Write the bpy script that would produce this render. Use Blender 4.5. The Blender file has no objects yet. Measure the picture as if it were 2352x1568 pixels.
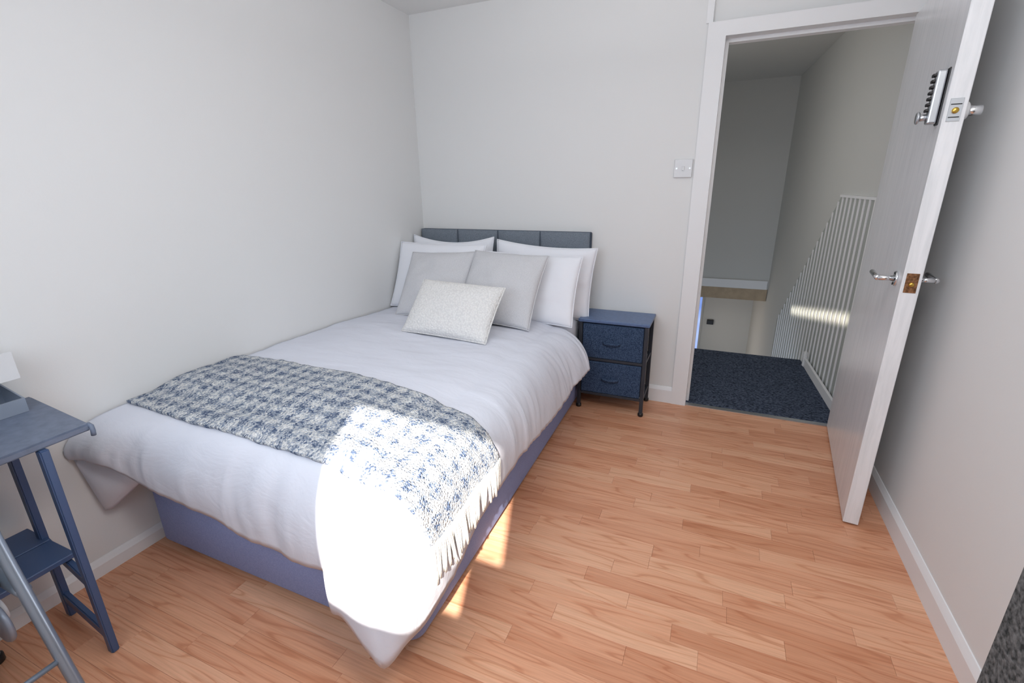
import bpy, bmesh, math, random
from mathutils import Vector, Matrix, noise
from mathutils.bvhtree import BVHTree

random.seed(7)
S = bpy.context.scene
COL = S.collection
R = math.radians

# ------------------------------------------------------------------ camera
cam_data = bpy.data.cameras.new('camera')
cam = bpy.data.objects.new('camera', cam_data)
COL.objects.link(cam)
S.camera = cam
FPX, YAW, PITCH, ROLL = 1081.33, 0.4112, 0.3191, -0.0153
cam_data.sensor_fit = 'HORIZONTAL'
cam_data.sensor_width = 36.0
cam_data.lens = FPX / 2352.0 * 36.0
cam_data.clip_start = 0.02
fwd = Vector((-math.sin(YAW) * math.cos(PITCH), math.cos(YAW) * math.cos(PITCH), -math.sin(PITCH)))
rgt = Vector((math.cos(YAW), math.sin(YAW), 0))
up = rgt.cross(fwd)
r2 = math.cos(ROLL) * rgt + math.sin(ROLL) * up
u2 = -math.sin(ROLL) * rgt + math.cos(ROLL) * up
m = Matrix((r2, u2, -fwd)).transposed().to_4x4()
m.translation = Vector((1.9215, -2.8799, 1.3165))
cam.matrix_world = m

# ------------------------------------------------------------------ light and exposure
S.view_settings.view_transform = 'Standard'
S.view_settings.look = 'None'
S.view_settings.gamma = 1.0
S.view_settings.use_curve_mapping = False
S.view_settings.exposure = 0.02

world = bpy.data.worlds.new('sky')
S.world = world
world.use_nodes = True
bg = world.node_tree.nodes['Background']
bg.inputs['Color'].default_value = (0.62, 0.78, 1.0, 1)
bg.inputs['Strength'].default_value = 1.0


def lamp(name, kind, loc, direction, energy, color, size=None, size_y=None, spread=None):
    d = bpy.data.lights.new(name, kind)
    d.energy = energy
    d.color = color
    if kind == 'AREA':
        d.shape = 'RECTANGLE'
        d.size, d.size_y = size, size_y
        if spread:
            d.spread = spread
    o = bpy.data.objects.new(name, d)
    COL.objects.link(o)
    o.location = loc
    o.rotation_euler = Vector(direction).to_track_quat('-Z', 'Y').to_euler()
    return o


SUN_DIR = Vector((-0.32, 0.947, -0.82)).normalized()
sun = lamp('sun', 'SUN', (3, -6, 5), SUN_DIR, 14.0, (1.0, 0.93, 0.84))
sun.data.angle = R(0.9)
# daylight through the bedroom window (behind the camera)
lamp('window_daylight', 'AREA', (1.20, -3.14, 1.45), (0.22, 1, -0.22), 17.0, (0.78, 0.88, 1.0), 1.15, 1.05)
# added fill lights with no fixture: one turned up at the ceiling, one down
lamp('fill_uplight', 'AREA', (1.50, -1.50, 1.95), (0, 0, 1), 7.5, (0.98, 0.98, 1.0), 1.4, 1.8)
lamp('fill_downlight', 'AREA', (2.20, -2.45, 2.25), (-0.35, 0.35, -1), 14.0, (1.0, 0.98, 0.96), 0.5, 0.5)
# daylight on the landing and at the bottom of the stairs
lamp('landing_daylight', 'AREA', (1.05, 0.9, 1.5), (1, 0.1, -0.1), 6.3, (1.0, 0.98, 0.95), 0.8, 1.0)
lamp('stairwell_daylight', 'AREA', (1.55, 3.6, -0.75), (1, -0.25, 0.1), 3.0, (1.0, 0.90, 0.80), 0.5, 0.8)


# ------------------------------------------------------------------ materials
def srgb(*c):
    return tuple(((v / 255) / 12.92 if v / 255 <= 0.04045 else ((v / 255 + 0.055) / 1.055) ** 2.4) for v in c) + (1.0,)


class Mat:
    def __init__(self, name, color=(0.8, 0.8, 0.8, 1), rough=0.6, metal=0.0, spec=0.5):
        self.m = bpy.data.materials.new(name)
        self.m.use_nodes = True
        self.nt = self.m.node_tree
        self.b = self.nt.nodes['Principled BSDF']
        self.b.inputs['Base Color'].default_value = color
        self.b.inputs['Roughness'].default_value = rough
        self.b.inputs['Metallic'].default_value = metal
        self.b.inputs['Specular IOR Level'].default_value = spec

    def n(self, t, **kw):
        nd = self.nt.nodes.new(t)
        for k, v in kw.items():
            if k in nd.inputs:
                nd.inputs[k].default_value = v
            else:
                setattr(nd, k, v)
        return nd

    def l(self, a, b):
        self.nt.links.new(a, b)

    def coord(self, kind='Object', scale=(1, 1, 1)):
        tc = self.n('ShaderNodeTexCoord')
        mp = self.n('ShaderNodeMapping')
        mp.inputs['Scale'].default_value = scale
        self.l(tc.outputs[kind], mp.inputs['Vector'])
        return mp.outputs['Vector']

    def noise(self, vec, scale, detail=3, rough=0.55, dist=0.0):
        nd = self.n('ShaderNodeTexNoise')
        nd.inputs['Scale'].default_value = scale
        nd.inputs['Detail'].default_value = detail
        nd.inputs['Roughness'].default_value = rough
        nd.inputs['Distortion'].default_value = dist
        self.l(vec, nd.inputs['Vector'])
        return nd.outputs['Fac']

    def ramp(self, fac, stops):
        nd = self.n('ShaderNodeValToRGB')
        e = nd.color_ramp.elements
        e[0].position, e[0].color = stops[0]
        e[1].position, e[1].color = stops[1]
        for p, c in stops[2:]:
            x = e.new(p)
            x.color = c
        self.l(fac, nd.inputs['Fac'])
        return nd.outputs['Color']

    def bump(self, h, strength, dist=0.01):
        nd = self.n('ShaderNodeBump')
        nd.inputs['Strength'].default_value = strength
        nd.inputs['Distance'].default_value = dist
        self.l(h, nd.inputs['Height'])
        self.l(nd.outputs['Normal'], self.b.inputs['Normal'])

    def color(self, out):
        self.l(out, self.b.inputs['Base Color'])


def simple(name, color, rough=0.6, metal=0.0, nscale=0, bump=0.0, var=0.0, spec=0.5, coords='Object'):
    M = Mat(name, color, rough, metal, spec)
    if nscale:
        f = M.noise(M.coord(coords), nscale, 3)
        if var:
            a = tuple(max(0, c * (1 - var)) for c in color[:3]) + (1,)
            b = tuple(min(1, c * (1 + var)) for c in color[:3]) + (1,)
            M.color(M.ramp(f, [(0.3, a), (0.7, b)]))
        if bump:
            M.bump(f, bump, 0.004)
    return M.m


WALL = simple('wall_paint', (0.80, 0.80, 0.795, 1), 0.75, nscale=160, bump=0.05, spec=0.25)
CEIL = simple('ceiling_paint', (0.86, 0.86, 0.85, 1), 0.85, nscale=120, bump=0.05, spec=0.2)
GLOSS = simple('white_gloss_paint', (0.85, 0.85, 0.86, 1), 0.5, nscale=30, bump=0.04)
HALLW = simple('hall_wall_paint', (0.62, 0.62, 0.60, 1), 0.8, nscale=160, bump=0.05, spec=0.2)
PANELB = simple('grey_green_panel_paint', (0.40, 0.42, 0.40, 1), 0.7, nscale=120, bump=0.05)
TIMBER = simple('bulkhead_timber', srgb(178, 158, 132), 0.6, nscale=14, var=0.1)
DARKMET = simple('black_steel', (0.028, 0.034, 0.046, 1), 0.42, nscale=90, bump=0.03)
CHROME = simple('chrome', (0.75, 0.76, 0.78, 1), 0.18, 1.0, nscale=60, bump=0.01)
STEEL = simple('brushed_steel', (0.55, 0.57, 0.60, 1), 0.32, 1.0, nscale=200, bump=0.03)
BRASS = simple('brass', srgb(200, 165, 80), 0.3, 1.0, nscale=90, bump=0.03)
WORNBR = simple('worn_brass_plate', srgb(140, 100, 70), 0.45, 0.7, nscale=120, var=0.6)
BLACK = simple('black_plastic', (0.012, 0.012, 0.014, 1), 0.4, nscale=90, bump=0.02)
PLASTIC = simple('white_plastic', (0.70, 0.70, 0.71, 1), 0.3, nscale=90, bump=0.01)
PAPER = simple('white_paper', (0.78, 0.79, 0.81, 1), 0.8, nscale=60, bump=0.05)
GREYMET = simple('grey_sheet_metal', srgb(150, 160, 175), 0.4, 0.35, nscale=120, bump=0.03)
TUBE = simple('grey_painted_tube', srgb(150, 162, 176), 0.28, 0.6, nscale=120, bump=0.02)


def cotton(name, color):
    M = Mat(name, color, 0.9, 0, 0.1)
    a = M.noise(M.coord('Object', (1.0, 2.2, 1.6)), 6, 4, 0.55, 0.6)
    b = M.noise(M.coord('Object'), 420, 2)
    mx = M.n('ShaderNodeMath', operation='MULTIPLY_ADD')
    M.l(b, mx.inputs[0])
    mx.inputs[1].default_value = 0.03
    M.l(a, mx.inputs[2])
    M.bump(mx.outputs[0], 0.15, 0.03)
    return M.m


def fabric(name, c1, c2, scale=350, rough=0.95, bump=0.4, stretch=(1, 1, 1), dist=0.004):
    M = Mat(name, c1, rough, 0, 0.1)
    f = M.noise(M.coord('Object', stretch), scale, 2)
    M.color(M.ramp(f, [(0.32, c1), (0.68, c2)]))
    M.bump(f, bump, dist)
    return M.m


SHEET = cotton('white_cotton', (0.73, 0.75, 0.83, 1))  # white, with a bluish cast of flare and sky in the colour
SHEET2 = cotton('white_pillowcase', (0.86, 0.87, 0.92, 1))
DIVAN = fabric('slate_divan_flare_tint', srgb(142, 156, 204), srgb(160, 173, 216), 300, 0.85, 0.2)  # slate, with the blue glow of lens flare put into the colour
HEADB = fabric('grey_headboard_fabric', srgb(106, 114, 124), srgb(130, 138, 148), 260, 0.8, 0.25)
HEADBD = fabric('groove_shade_and_border', srgb(64, 74, 88), srgb(82, 92, 106), 260, 0.8, 0.25)  # shade of the panel grooves put into the colour; also the border
DRAWERF = fabric('dark_blue_grey_drawer_fabric', srgb(36, 51, 74), srgb(78, 96, 124), 240, 0.9, 0.3)
NSTOP = simple('dark_laminate_top', srgb(88, 110, 148), 0.36, nscale=60, var=0.12)
CHESTF = fabric('charcoal_felt', srgb(52, 54, 54), srgb(120, 119, 119), 110, 0.95, 0.5)
GREYCUSH = fabric('light_grey_cushion_weave', srgb(198, 198, 202), srgb(220, 220, 223), 420, 0.95, 0.3)
CARPET = fabric('dark_loop_carpet', srgb(26, 33, 46), srgb(98, 108, 128), 85, 1.0, 0.9, (1, 1.6, 1), 0.01)
DESKTOP = simple('grey_black_desktop', srgb(104, 114, 134), 0.5, nscale=40, var=0.15)
DESKMET = simple('dark_blue_grey_desk_frame', srgb(66, 88, 126), 0.42, nscale=60, bump=0.02)


def boucle():
    M = Mat('cream_boucle', (0.8, 0.79, 0.75, 1), 0.95, 0, 0.1)
    v = M.n('ShaderNodeTexVoronoi')
    v.inputs['Scale'].default_value = 110
    M.l(M.coord('Object'), v.inputs['Vector'])
    M.color(M.ramp(v.outputs['Distance'], [(0.0, (0.90, 0.89, 0.87, 1)), (0.75, (0.76, 0.75, 0.74, 1))]))
    mth = M.n('ShaderNodeMath', operation='MULTIPLY')
    mth.inputs[1].default_value = -1
    M.l(v.outputs['Distance'], mth.inputs[0])
    M.bump(mth.outputs[0], 0.6, 0.006)
    return M.m


BOUCLE = boucle()


def throw_mat():
    M = Mat('navy_and_white_weave', (0.7, 0.72, 0.76, 1), 0.95, 0, 0.1)
    uv = M.coord('UV')            # u, v in metres along the cloth
    sep = M.n('ShaderNodeSeparateXYZ')
    # wobble so the blotches are hand-woven rather than ruled
    wob = M.n('ShaderNodeTexNoise')
    wob.inputs['Scale'].default_value = 26
    wob.inputs['Detail'].default_value = 2
    M.l(uv, wob.inputs['Vector'])
    mix = M.n('ShaderNodeVectorMath', operation='MULTIPLY_ADD')
    M.l(wob.outputs['Color'], mix.inputs[0])
    mix.inputs[1].default_value = (0.03, 0.03, 0)
    M.l(uv, mix.inputs[2])
    M.l(mix.outputs[0], sep.inputs[0])

    def wave(axis_a, axis_b, sb, k):
        a = M.n('ShaderNodeMath', operation='MULTIPLY_ADD')
        M.l(sep.outputs[axis_b], a.inputs[0])
        a.inputs[1].default_value = sb
        M.l(sep.outputs[axis_a], a.inputs[2])
        s = M.n('ShaderNodeMath', operation='MULTIPLY')
        s.inputs[1].default_value = k
        M.l(a.outputs[0], s.inputs[0])
        c = M.n('ShaderNodeMath', operation='SINE')
        M.l(s.outputs[0], c.inputs[0])
        return c.outputs[0]
    k = 2 * math.pi / 0.125
    p = M.n('ShaderNodeMath', operation='MULTIPLY')
    M.l(wave(0, 1, 1.0, k), p.inputs[0])
    M.l(wave(0, 1, -1.0, k), p.inputs[1])          # diamond lattice
    # yarn crossings
    yarn = M.n('ShaderNodeTexVoronoi')
    yarn.inputs['Scale'].default_value = 175
    mp = M.n('ShaderNodeMapping')
    mp.inputs['Scale'].default_value = (1.0, 1.0, 1)
    mp.inputs['Rotation'].default_value = (0, 0, 0.8)
    M.l(uv, mp.inputs['Vector'])
    M.l(mp.outputs['Vector'], yarn.inputs['Vector'])
    sepc = M.n('ShaderNodeSeparateColor')
    M.l(yarn.outputs['Color'], sepc.inputs[0])
    add = M.n('ShaderNodeMath', operation='MULTIPLY_ADD')
    M.l(p.outputs[0], add.inputs[0])
    add.inputs[1].default_value = 0.40
    M.l(sepc.outputs[0], add.inputs[2])
    col = M.ramp(add.outputs[0], [(0.02, (0.78, 0.78, 0.77, 1)), (1.15, (0.10, 0.135, 0.22, 1)),
                                  (0.42, (0.50, 0.53, 0.58, 1)), (0.82, (0.25, 0.30, 0.39, 1))])
    M.color(col)
    inv = M.n('ShaderNodeMath', operation='MULTIPLY')
    inv.inputs[1].default_value = -1
    M.l(yarn.outputs['Distance'], inv.inputs[0])
    M.bump(inv.outputs[0], 0.8, 0.008)
    return M.m


THROW = throw_mat()
TASSEL = simple('cream_tassel_yarn', (0.78, 0.76, 0.72, 1), 0.95, nscale=300, var=0.12, bump=0.4, spec=0.1)


def wood_floor():
    M = Mat('cherry_laminate', (0.5, 0.25, 0.12, 1), 0.34, 0, 0.45)
    oi = M.n('ShaderNodeObjectInfo')
    tc = M.n('ShaderNodeTexCoord')
    off = M.n('ShaderNodeVectorMath', operation='MULTIPLY')
    comb = M.n('ShaderNodeCombineXYZ')
    M.l(oi.outputs['Random'], comb.inputs[0])
    M.l(oi.outputs['Random'], comb.inputs[1])
    M.l(oi.outputs['Random'], comb.inputs[2])
    M.l(comb.outputs[0], off.inputs[0])
    off.inputs[1].default_value = (91.0, 47.0, 13.0)
    add = M.n('ShaderNodeVectorMath', operation='ADD')
    M.l(tc.outputs['Object'], add.inputs[0])
    M.l(off.outputs[0], add.inputs[1])
    mp = M.n('ShaderNodeMapping')
    mp.inputs['Scale'].default_value = (0.8, 9.0, 1)
    M.l(add.outputs[0], mp.inputs['Vector'])
    v = mp.outputs['Vector']
    cath = M.noise(v, 1.9, 1, 0.4, 0.3)              # broad cathedral contours
    rings = M.n('ShaderNodeMath', operation='MULTIPLY')
    rings.inputs[1].default_value = 40.0
    M.l(cath, rings.inputs[0])
    sn = M.n('ShaderNodeMath', operation='SINE')
    M.l(rings.outputs[0], sn.inputs[0])
    mp2 = M.n('ShaderNodeMapping')
    mp2.inputs['Scale'].default_value = (2.0, 60.0, 1)
    M.l(add.outputs[0], mp2.inputs['Vector'])
    fine = M.noise(mp2.outputs['Vector'], 3.0, 4, 0.6)
    c1 = M.ramp(sn.outputs[0], [(0.0, srgb(224, 170, 136)), (1.0, srgb(206, 145, 110)), (0.85, srgb(220, 163, 128))])
    c2 = M.ramp(fine, [(0.3, (0.84, 0.80, 0.77, 1)), (0.62, (1.05, 1.05, 1.05, 1))])
    mx = M.n('ShaderNodeMix', data_type='RGBA', blend_type='MULTIPLY')
    mx.inputs['Factor'].default_value = 0.8
    M.l(c1, mx.inputs['A'])
    M.l(c2, mx.inputs['B'])
    tint = M.ramp(oi.outputs['Random'], [(0.0, (0.86, 0.74, 0.68, 1)), (1.0, (1.08, 1.14, 1.18, 1)), (0.35, (0.97, 0.90, 0.88, 1)), (0.7, (1.02, 0.98, 0.97, 1))])
    mx2 = M.n('ShaderNodeMix', data_type='RGBA', blend_type='MULTIPLY')
    mx2.inputs['Factor'].default_value = 1.0
    M.l(mx.outputs['Result'], mx2.inputs['A'])
    M.l(tint, mx2.inputs['B'])
    M.color(mx2.outputs['Result'])
    M.bump(fine, 0.05, 0.002)
    return M.m


WOOD = wood_floor()
JOINT = simple('dark_joint', (0.25, 0.13, 0.08, 1), 0.8, nscale=60, var=0.1)


def door_paint():
    M = Mat('brushed_white_door_paint', (0.7, 0.7, 0.72, 1), 0.28, 0, 0.5)
    v = M.coord('Object', (9, 9, 0.8))
    f = M.noise(v, 5, 4, 0.6, 0.5)
    M.color(M.ramp(f, [(0.32, (0.74, 0.75, 0.77, 1)), (0.6, (0.85, 0.85, 0.87, 1))]))
    M.bump(f, 0.12, 0.004)
    return M.m


DOORP = door_paint()


def glass_glow():
    M = Mat('daylit_glass', (0.3, 0.4, 0.8, 1), 0.2)
    f = M.noise(M.coord('Object'), 3, 2)
    c = M.ramp(f, [(0.3, (0.13, 0.24, 0.65, 1)), (0.7, (0.45, 0.58, 0.95, 1))])
    M.l(c, M.b.inputs['Emission Color'])
    M.b.inputs['Emission Strength'].default_value = 0.9
    return M.m


GLOW = glass_glow()


# ------------------------------------------------------------------ mesh helpers
def link(o, parent=None):
    COL.objects.link(o)
    if parent is not None:
        o.parent = parent
    return o


def obj(name, bm, mat, parent=None, smooth=False, kind=None, label=None):
    me = bpy.data.meshes.new(name)
    bmesh.ops.recalc_face_normals(bm, faces=bm.faces) if False else None
    bm.to_mesh(me)
    bm.free()
    me.materials.append(mat)
    if smooth:
        for p in me.polygons:
            p.use_smooth = True
    o = bpy.data.objects.new(name, me)
    link(o, parent)
    if kind:
        o['kind'] = kind
    if label:
        o['label'] = label
    return o


def thing(name, label, cat, loc=(0, 0, 0), rz=0.0, group=None):
    o = bpy.data.objects.new(name, None)
    o.empty_display_size = 0.1
    link(o)
    o.location = loc
    o.rotation_euler = (0, 0, rz)
    o['label'] = label
    o['category'] = cat
    if group:
        o['group'] = group
    return o


def box(bm, x0, x1, y0, y1, z0, z1, M=None):
    vs = []
    for x, y, z in ((x0, y0, z0), (x1, y0, z0), (x1, y1, z0), (x0, y1, z0), (x0, y0, z1), (x1, y0, z1), (x1, y1, z1), (x0, y1, z1)):
        p = Vector((x, y, z))
        vs.append(bm.verts.new(M @ p if M else p))
    for f in ((0, 3, 2, 1), (4, 5, 6, 7), (0, 1, 5, 4), (1, 2, 6, 5), (2, 3, 7, 6), (3, 0, 4, 7)):
        bm.faces.new([vs[i] for i in f])
    return vs


def bbox(x0, x1, y0, y1, z0, z1, bev=0.0, seg=2, M=None):
    bm = bmesh.new()
    box(bm, x0, x1, y0, y1, z0, z1, M)
    if bev:
        bmesh.ops.bevel(bm, geom=bm.edges[:], offset=bev, segments=seg, affect='EDGES', profile=0.5)
    return bm


def tube(bm, pts, r, n=10, cap=True, r_end=None):
    pts = [Vector(p) for p in pts]
    rings = []
    prev = None
    for i, p in enumerate(pts):
        d = (pts[min(i + 1, len(pts) - 1)] - pts[max(i - 1, 0)]).normalized()
        if prev is None:
            a = d.orthogonal().normalized()
        else:
            a = (prev - d * prev.dot(d)).normalized()
        prev = a
        b = d.cross(a)
        rr = r if r_end is None else r + (r_end - r) * i / (len(pts) - 1)
        rings.append([bm.verts.new(p + (a * math.cos(t) + b * math.sin(t)) * rr) for t in [2 * math.pi * k / n for k in range(n)]])
    for q, s in zip(rings, rings[1:]):
        for k in range(n):
            bm.faces.new((q[k], q[(k + 1) % n], s[(k + 1) % n], s[k]))
    if cap:
        bm.faces.new(list(reversed(rings[0])))
        bm.faces.new(rings[-1])
    return bm


def cyl(bm, p0, p1, r, n=16, bev=0.0):
    p0, p1 = Vector(p0), Vector(p1)
    if bev:
        d = (p1 - p0)
        L = d.length
        d.normalize()
        a = d.orthogonal().normalized()
        b = d.cross(a)
        prof = [(0, r - bev), (bev, r), (L - bev, r), (L, r - bev)]
        rings = [[bm.verts.new(p0 + d * h + (a * math.cos(t) + b * math.sin(t)) * rr) for t in [2 * math.pi * k / n for k in range(n)]] for h, rr in prof]
        for q, s in zip(rings, rings[1:]):
            for k in range(n):
                bm.faces.new((q[k], q[(k + 1) % n], s[(k + 1) % n], s[k]))
        bm.faces.new(list(reversed(rings[0])))
        bm.faces.new(rings[-1])
        return bm
    return tube(bm, [p0, p1], r, n)


def smoothpath(pts, n=6):
    pts = [Vector(p) for p in pts]
    out = []
    for i in range(len(pts) - 1):
        p0, p1, p2, p3 = pts[max(i - 1, 0)], pts[i], pts[i + 1], pts[min(i + 2, len(pts) - 1)]
        for k in range(n):
            t = k / n
            out.append(0.5 * ((2 * p1) + (p2 - p0) * t + (2 * p0 - 5 * p1 + 4 * p2 - p3) * t * t + (3 * p1 - p0 - 3 * p2 + p3) * t ** 3))
    out.append(pts[-1])
    return out


def struct(name, bm, mat, parent=None):
    return obj(name, bm, mat, parent, kind='structure')


# ------------------------------------------------------------------ room shell
W, H, YF = 2.678, 2.33, -3.20        # width, height, window wall
OX0, OX1, OH = 1.842, 2.652, 2.0     # door opening

# floor: a dark sub-floor with individual laminate strips on it
bm = bmesh.new()
box(bm, -0.0, W, YF, -0.0, -0.03, -0.0075)
floor = struct('floor', bm, JOINT)
PW, PL = 0.066, 0.46
cache = {}


def plank_mesh(L, w):
    key = (round(L, 3), round(w, 3))
    if key in cache:
        return cache[key]
    g = 0.0002
    h, c = 0.0075, 0.0005
    x, y = L / 2 - g, w / 2 - g
    v = [(-x, -y, -h), (x, -y, -h), (x, y, -h), (-x, y, -h),
         (-x, -y, -c), (x, -y, -c), (x, y, -c), (-x, y, -c),
         (-x + c, -y + c, 0), (x - c, -y + c, 0), (x - c, y - c, 0), (-x + c, y - c, 0)]
    f = [(0, 1, 5, 4), (1, 2, 6, 5), (2, 3, 7, 6), (3, 0, 4, 7), (4, 5, 9, 8), (5, 6, 10, 9), (6, 7, 11, 10), (7, 4, 8, 11), (8, 9, 10, 11)]
    me = bpy.data.meshes.new('floor_plank')
    me.from_pydata(v, [], f)
    me.materials.append(WOOD)
    cache[key] = me
    return me


hidden = bmesh.new()
rng = random.Random(3)
row, y = 0, 0.0
count = 0
while y > YF + 1e-4:
    w = min(PW, y - YF)
    x = -rng.random() * PL
    while x < W - 1e-4:
        L = PL * rng.choice((0.8, 0.95, 1.0, 1.15, 1.3))
        x0, x1 = max(x, 0), min(x + L, W)
        x += L
        if x1 - x0 < 0.02:
            continue
        yc, xc = y - w / 2, (x0 + x1) / 2
        under_bed = (xc < 1.02 and -1.93 < yc)
        out_of_view = yc < -2.62 or (yc < -2.3 and xc > 2.5)
        if (under_bed and x1 < 1.16) or out_of_view or w < 0.03:
            box(hidden, x0 + 0.0004, x1 - 0.0004, yc - w / 2 + 0.0004, yc + w / 2 - 0.0004, -0.0074, 0)
            continue
        o = bpy.data.objects.new('floor_plank', plank_mesh(x1 - x0, w))
        o.location = (xc, yc, 0)
        link(o, floor)
        count += 1
    y -= PW
hp = obj('floor_planks_under_bed', hidden, WOOD, floor)
hp['kind'] = 'stuff'

# ceiling, left, back, right and window walls
bm = bmesh.new(); box(bm, -0.1, W + 0.1, YF - 0.1, 0.0, H, H + 0.1); struct('ceiling', bm, CEIL)
bm = bmesh.new(); box(bm, -0.1, 0, YF - 0.1, 0.1, -0.03, H + 0.1); struct('wall_left', bm, WALL)
bm = bmesh.new(); box(bm, W, W + 0.1, YF - 0.1, 0.1, -0.03, H + 0.1); struct('wall_right', bm, WALL)
bm = bmesh.new()
box(bm, 0, 1.776, 0, 0.1, -0.03, H)
box(bm, 1.776, W, 0.018, 0.1, OH + 0.02, H)          # recessed over-panel above the door
struct('wall_back', bm, WALL)
WX0, WX1, WZ0, WZ1 = 0.45, 2.20, 1.02, 2.08
bm = bmesh.new()
box(bm, 0, WX0, YF - 0.1, YF, -0.03, H); box(bm, WX1, W, YF - 0.1, YF, -0.03, H)
box(bm, WX0, WX1, YF - 0.1, YF, -0.03, WZ0); box(bm, WX0, WX1, YF - 0.1, YF, WZ1, H)
struct('wall_front', bm, WALL)

# window behind the camera: the sun comes through the clear middle sash only, blinds cover the rest
SX0, SX1, SZ0, SZ1 = 1.365, 1.865, 1.14, 1.885
win = bpy.data.objects.new('window_1', None); link(win); win['kind'] = 'structure'
bm = bmesh.new()
box(bm, SX0 - 0.05, SX0, YF - 0.04, YF, WZ0, WZ1); box(bm, SX1, SX1 + 0.05, YF - 0.04, YF, WZ0, WZ1)
box(bm, SX0, SX1, YF - 0.04, YF, WZ0, SZ0); box(bm, SX0, SX1, YF - 0.04, YF, SZ1, WZ1)
obj('window_frame', bm, PLASTIC, win)
obj('added_sun_block', bbox(1.735, SX1, YF - 0.035, YF - 0.005, SZ0, 1.365, 0.012, 3), PLASTIC, win)  # unseen block added to trim the lower corner of the sun patch
for a, b in ((WX0, SX0 - 0.05), (SX1 + 0.05, WX1)):
    bm = bmesh.new(); box(bm, a, b, YF - 0.03, YF - 0.01, WZ0, WZ1)
    obj('blind', bm, PAPER, win)
bm = bmesh.new(); box(bm, WX0 - 0.04, WX1 + 0.04, YF, YF + 0.12, WZ0 - 0.03, WZ0); obj('window_sill', bm, GLOSS, win)


def skirting(name, p0, p1, nrm, h, t=0.016):
    """moulded board from p0 to p1 on the floor, thickness along nrm"""
    p0, p1, n = Vector(p0), Vector(p1), Vector(nrm)
    prof = [(0, 0), (t, 0), (t, h - 0.022), (t - 0.005, h - 0.010), (t - 0.010, h), (0, h)]
    bm = bmesh.new()
    A = [bm.verts.new(p0 + n * a + Vector((0, 0, b))) for a, b in prof]
    B = [bm.verts.new(p1 + n * a + Vector((0, 0, b))) for a, b in prof]
    k = len(prof)
    for i in range(k):
        bm.faces.new((A[i], A[(i + 1) % k], B[(i + 1) % k], B[i]))
    bm.faces.new(A); bm.faces.new(list(reversed(B)))
    bmesh.ops.recalc_face_normals(bm, faces=bm.faces[:])
    return struct(name, bm, GLOSS)


skirting('baseboard_left', (0, YF, 0), (0, 0, 0), (1, 0, 0), 0.066, 0.012)
skirting('baseboard_right', (W, -0.02, 0), (W, YF, 0), (-1, 0, 0), 0.096, 0.014)
skirting('baseboard_back', (1.757, 0, 0), (0.012, 0, 0), (0, -1, 0), 0.105, 0.014)

# door frame: lining, stop, casing and over-panel stile
bm = bmesh.new()
box(bm, 1.757, OX0, -0.018, 0.0, 0, OH + 0.066)                         # left casing
box(bm, OX0, W - 0.001, -0.018, 0.0, OH, OH + 0.066)                    # head casing
box(bm, 1.745, 1.776, -0.010, 0.0, OH + 0.066, H)                       # stile up to the ceiling
for_frame = bm
trim1 = struct('trim_1', for_frame, GLOSS)
bm = bmesh.new()
box(bm, 1.777, OX0, 0.0005, 0.1, 0, OH + 0.02)
box(bm, OX0, OX1, 0.0005, 0.1, OH, OH + 0.0195)
box(bm, OX1, W - 0.001, -0.012, 0.1, 0, OH + 0.0195)
box(bm, OX0, OX0 + 0.016, 0.052, 0.1, 0, OH)                            # stops
box(bm, OX0 + 0.016, OX1, 0.052, 0.1, OH - 0.016, OH)
struct('trim_2', bm, GLOSS)
bm = bmesh.new(); box(bm, OX0, OX1, -0.006, 0.03, -0.006, 0.004)
struct('trim_3', bm, STEEL)['label'] = 'thin metal threshold strip between laminate and carpet'

# ------------------------------------------------------------------ landing and stairwell
HN0, HN1 = Vector((2.700, 0.10)), Vector((2.450, 4.40))       # foot line of the landing's right wall
HD = (HN1 - HN0).normalized()
HNORM = Vector((-HD.y, HD.x))                                  # towards the landing
bm = bmesh.new()
a, b = HN0, HN1
o_ = -HNORM * 0.1
for q in ((a, b),):
    v = [bm.verts.new((p.x, p.y, z)) for z in (-2.6, 2.45) for p in (a, b, b + o_, a + o_)]
    for f in ((0, 3, 2, 1), (4, 5, 6, 7), (0, 1, 5, 4), (1, 2, 6, 5), (2, 3, 7, 6), (3, 0, 4, 7)):
        bm.faces.new([v[i] for i in f])
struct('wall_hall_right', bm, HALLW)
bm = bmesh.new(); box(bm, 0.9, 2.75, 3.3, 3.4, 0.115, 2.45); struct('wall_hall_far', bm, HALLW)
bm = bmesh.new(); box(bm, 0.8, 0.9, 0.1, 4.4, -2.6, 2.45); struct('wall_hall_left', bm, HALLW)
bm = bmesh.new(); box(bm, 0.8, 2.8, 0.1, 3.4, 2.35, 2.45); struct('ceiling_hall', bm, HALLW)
bm = bmesh.new(); box(bm, 0.9, 2.51, 3.3, 4.4, -0.025, 0.115); struct('trim_4', bm, TIMBER)['label'] = 'tan timber edge of the floor above the stairwell'
bm = bmesh.new(); box(bm, 0.9, 2.50, 3.284, 3.3, 0.115, 0.215); struct('baseboard_hall', bm, GLOSS)
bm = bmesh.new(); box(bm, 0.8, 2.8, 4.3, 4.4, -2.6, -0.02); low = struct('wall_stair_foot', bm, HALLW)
bm = bmesh.new(); box(bm, 0.8, 2.8, 1.12, 4.4, -2.65, -2.6); struct('floor_stair_foot', bm, TIMBER)

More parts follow.
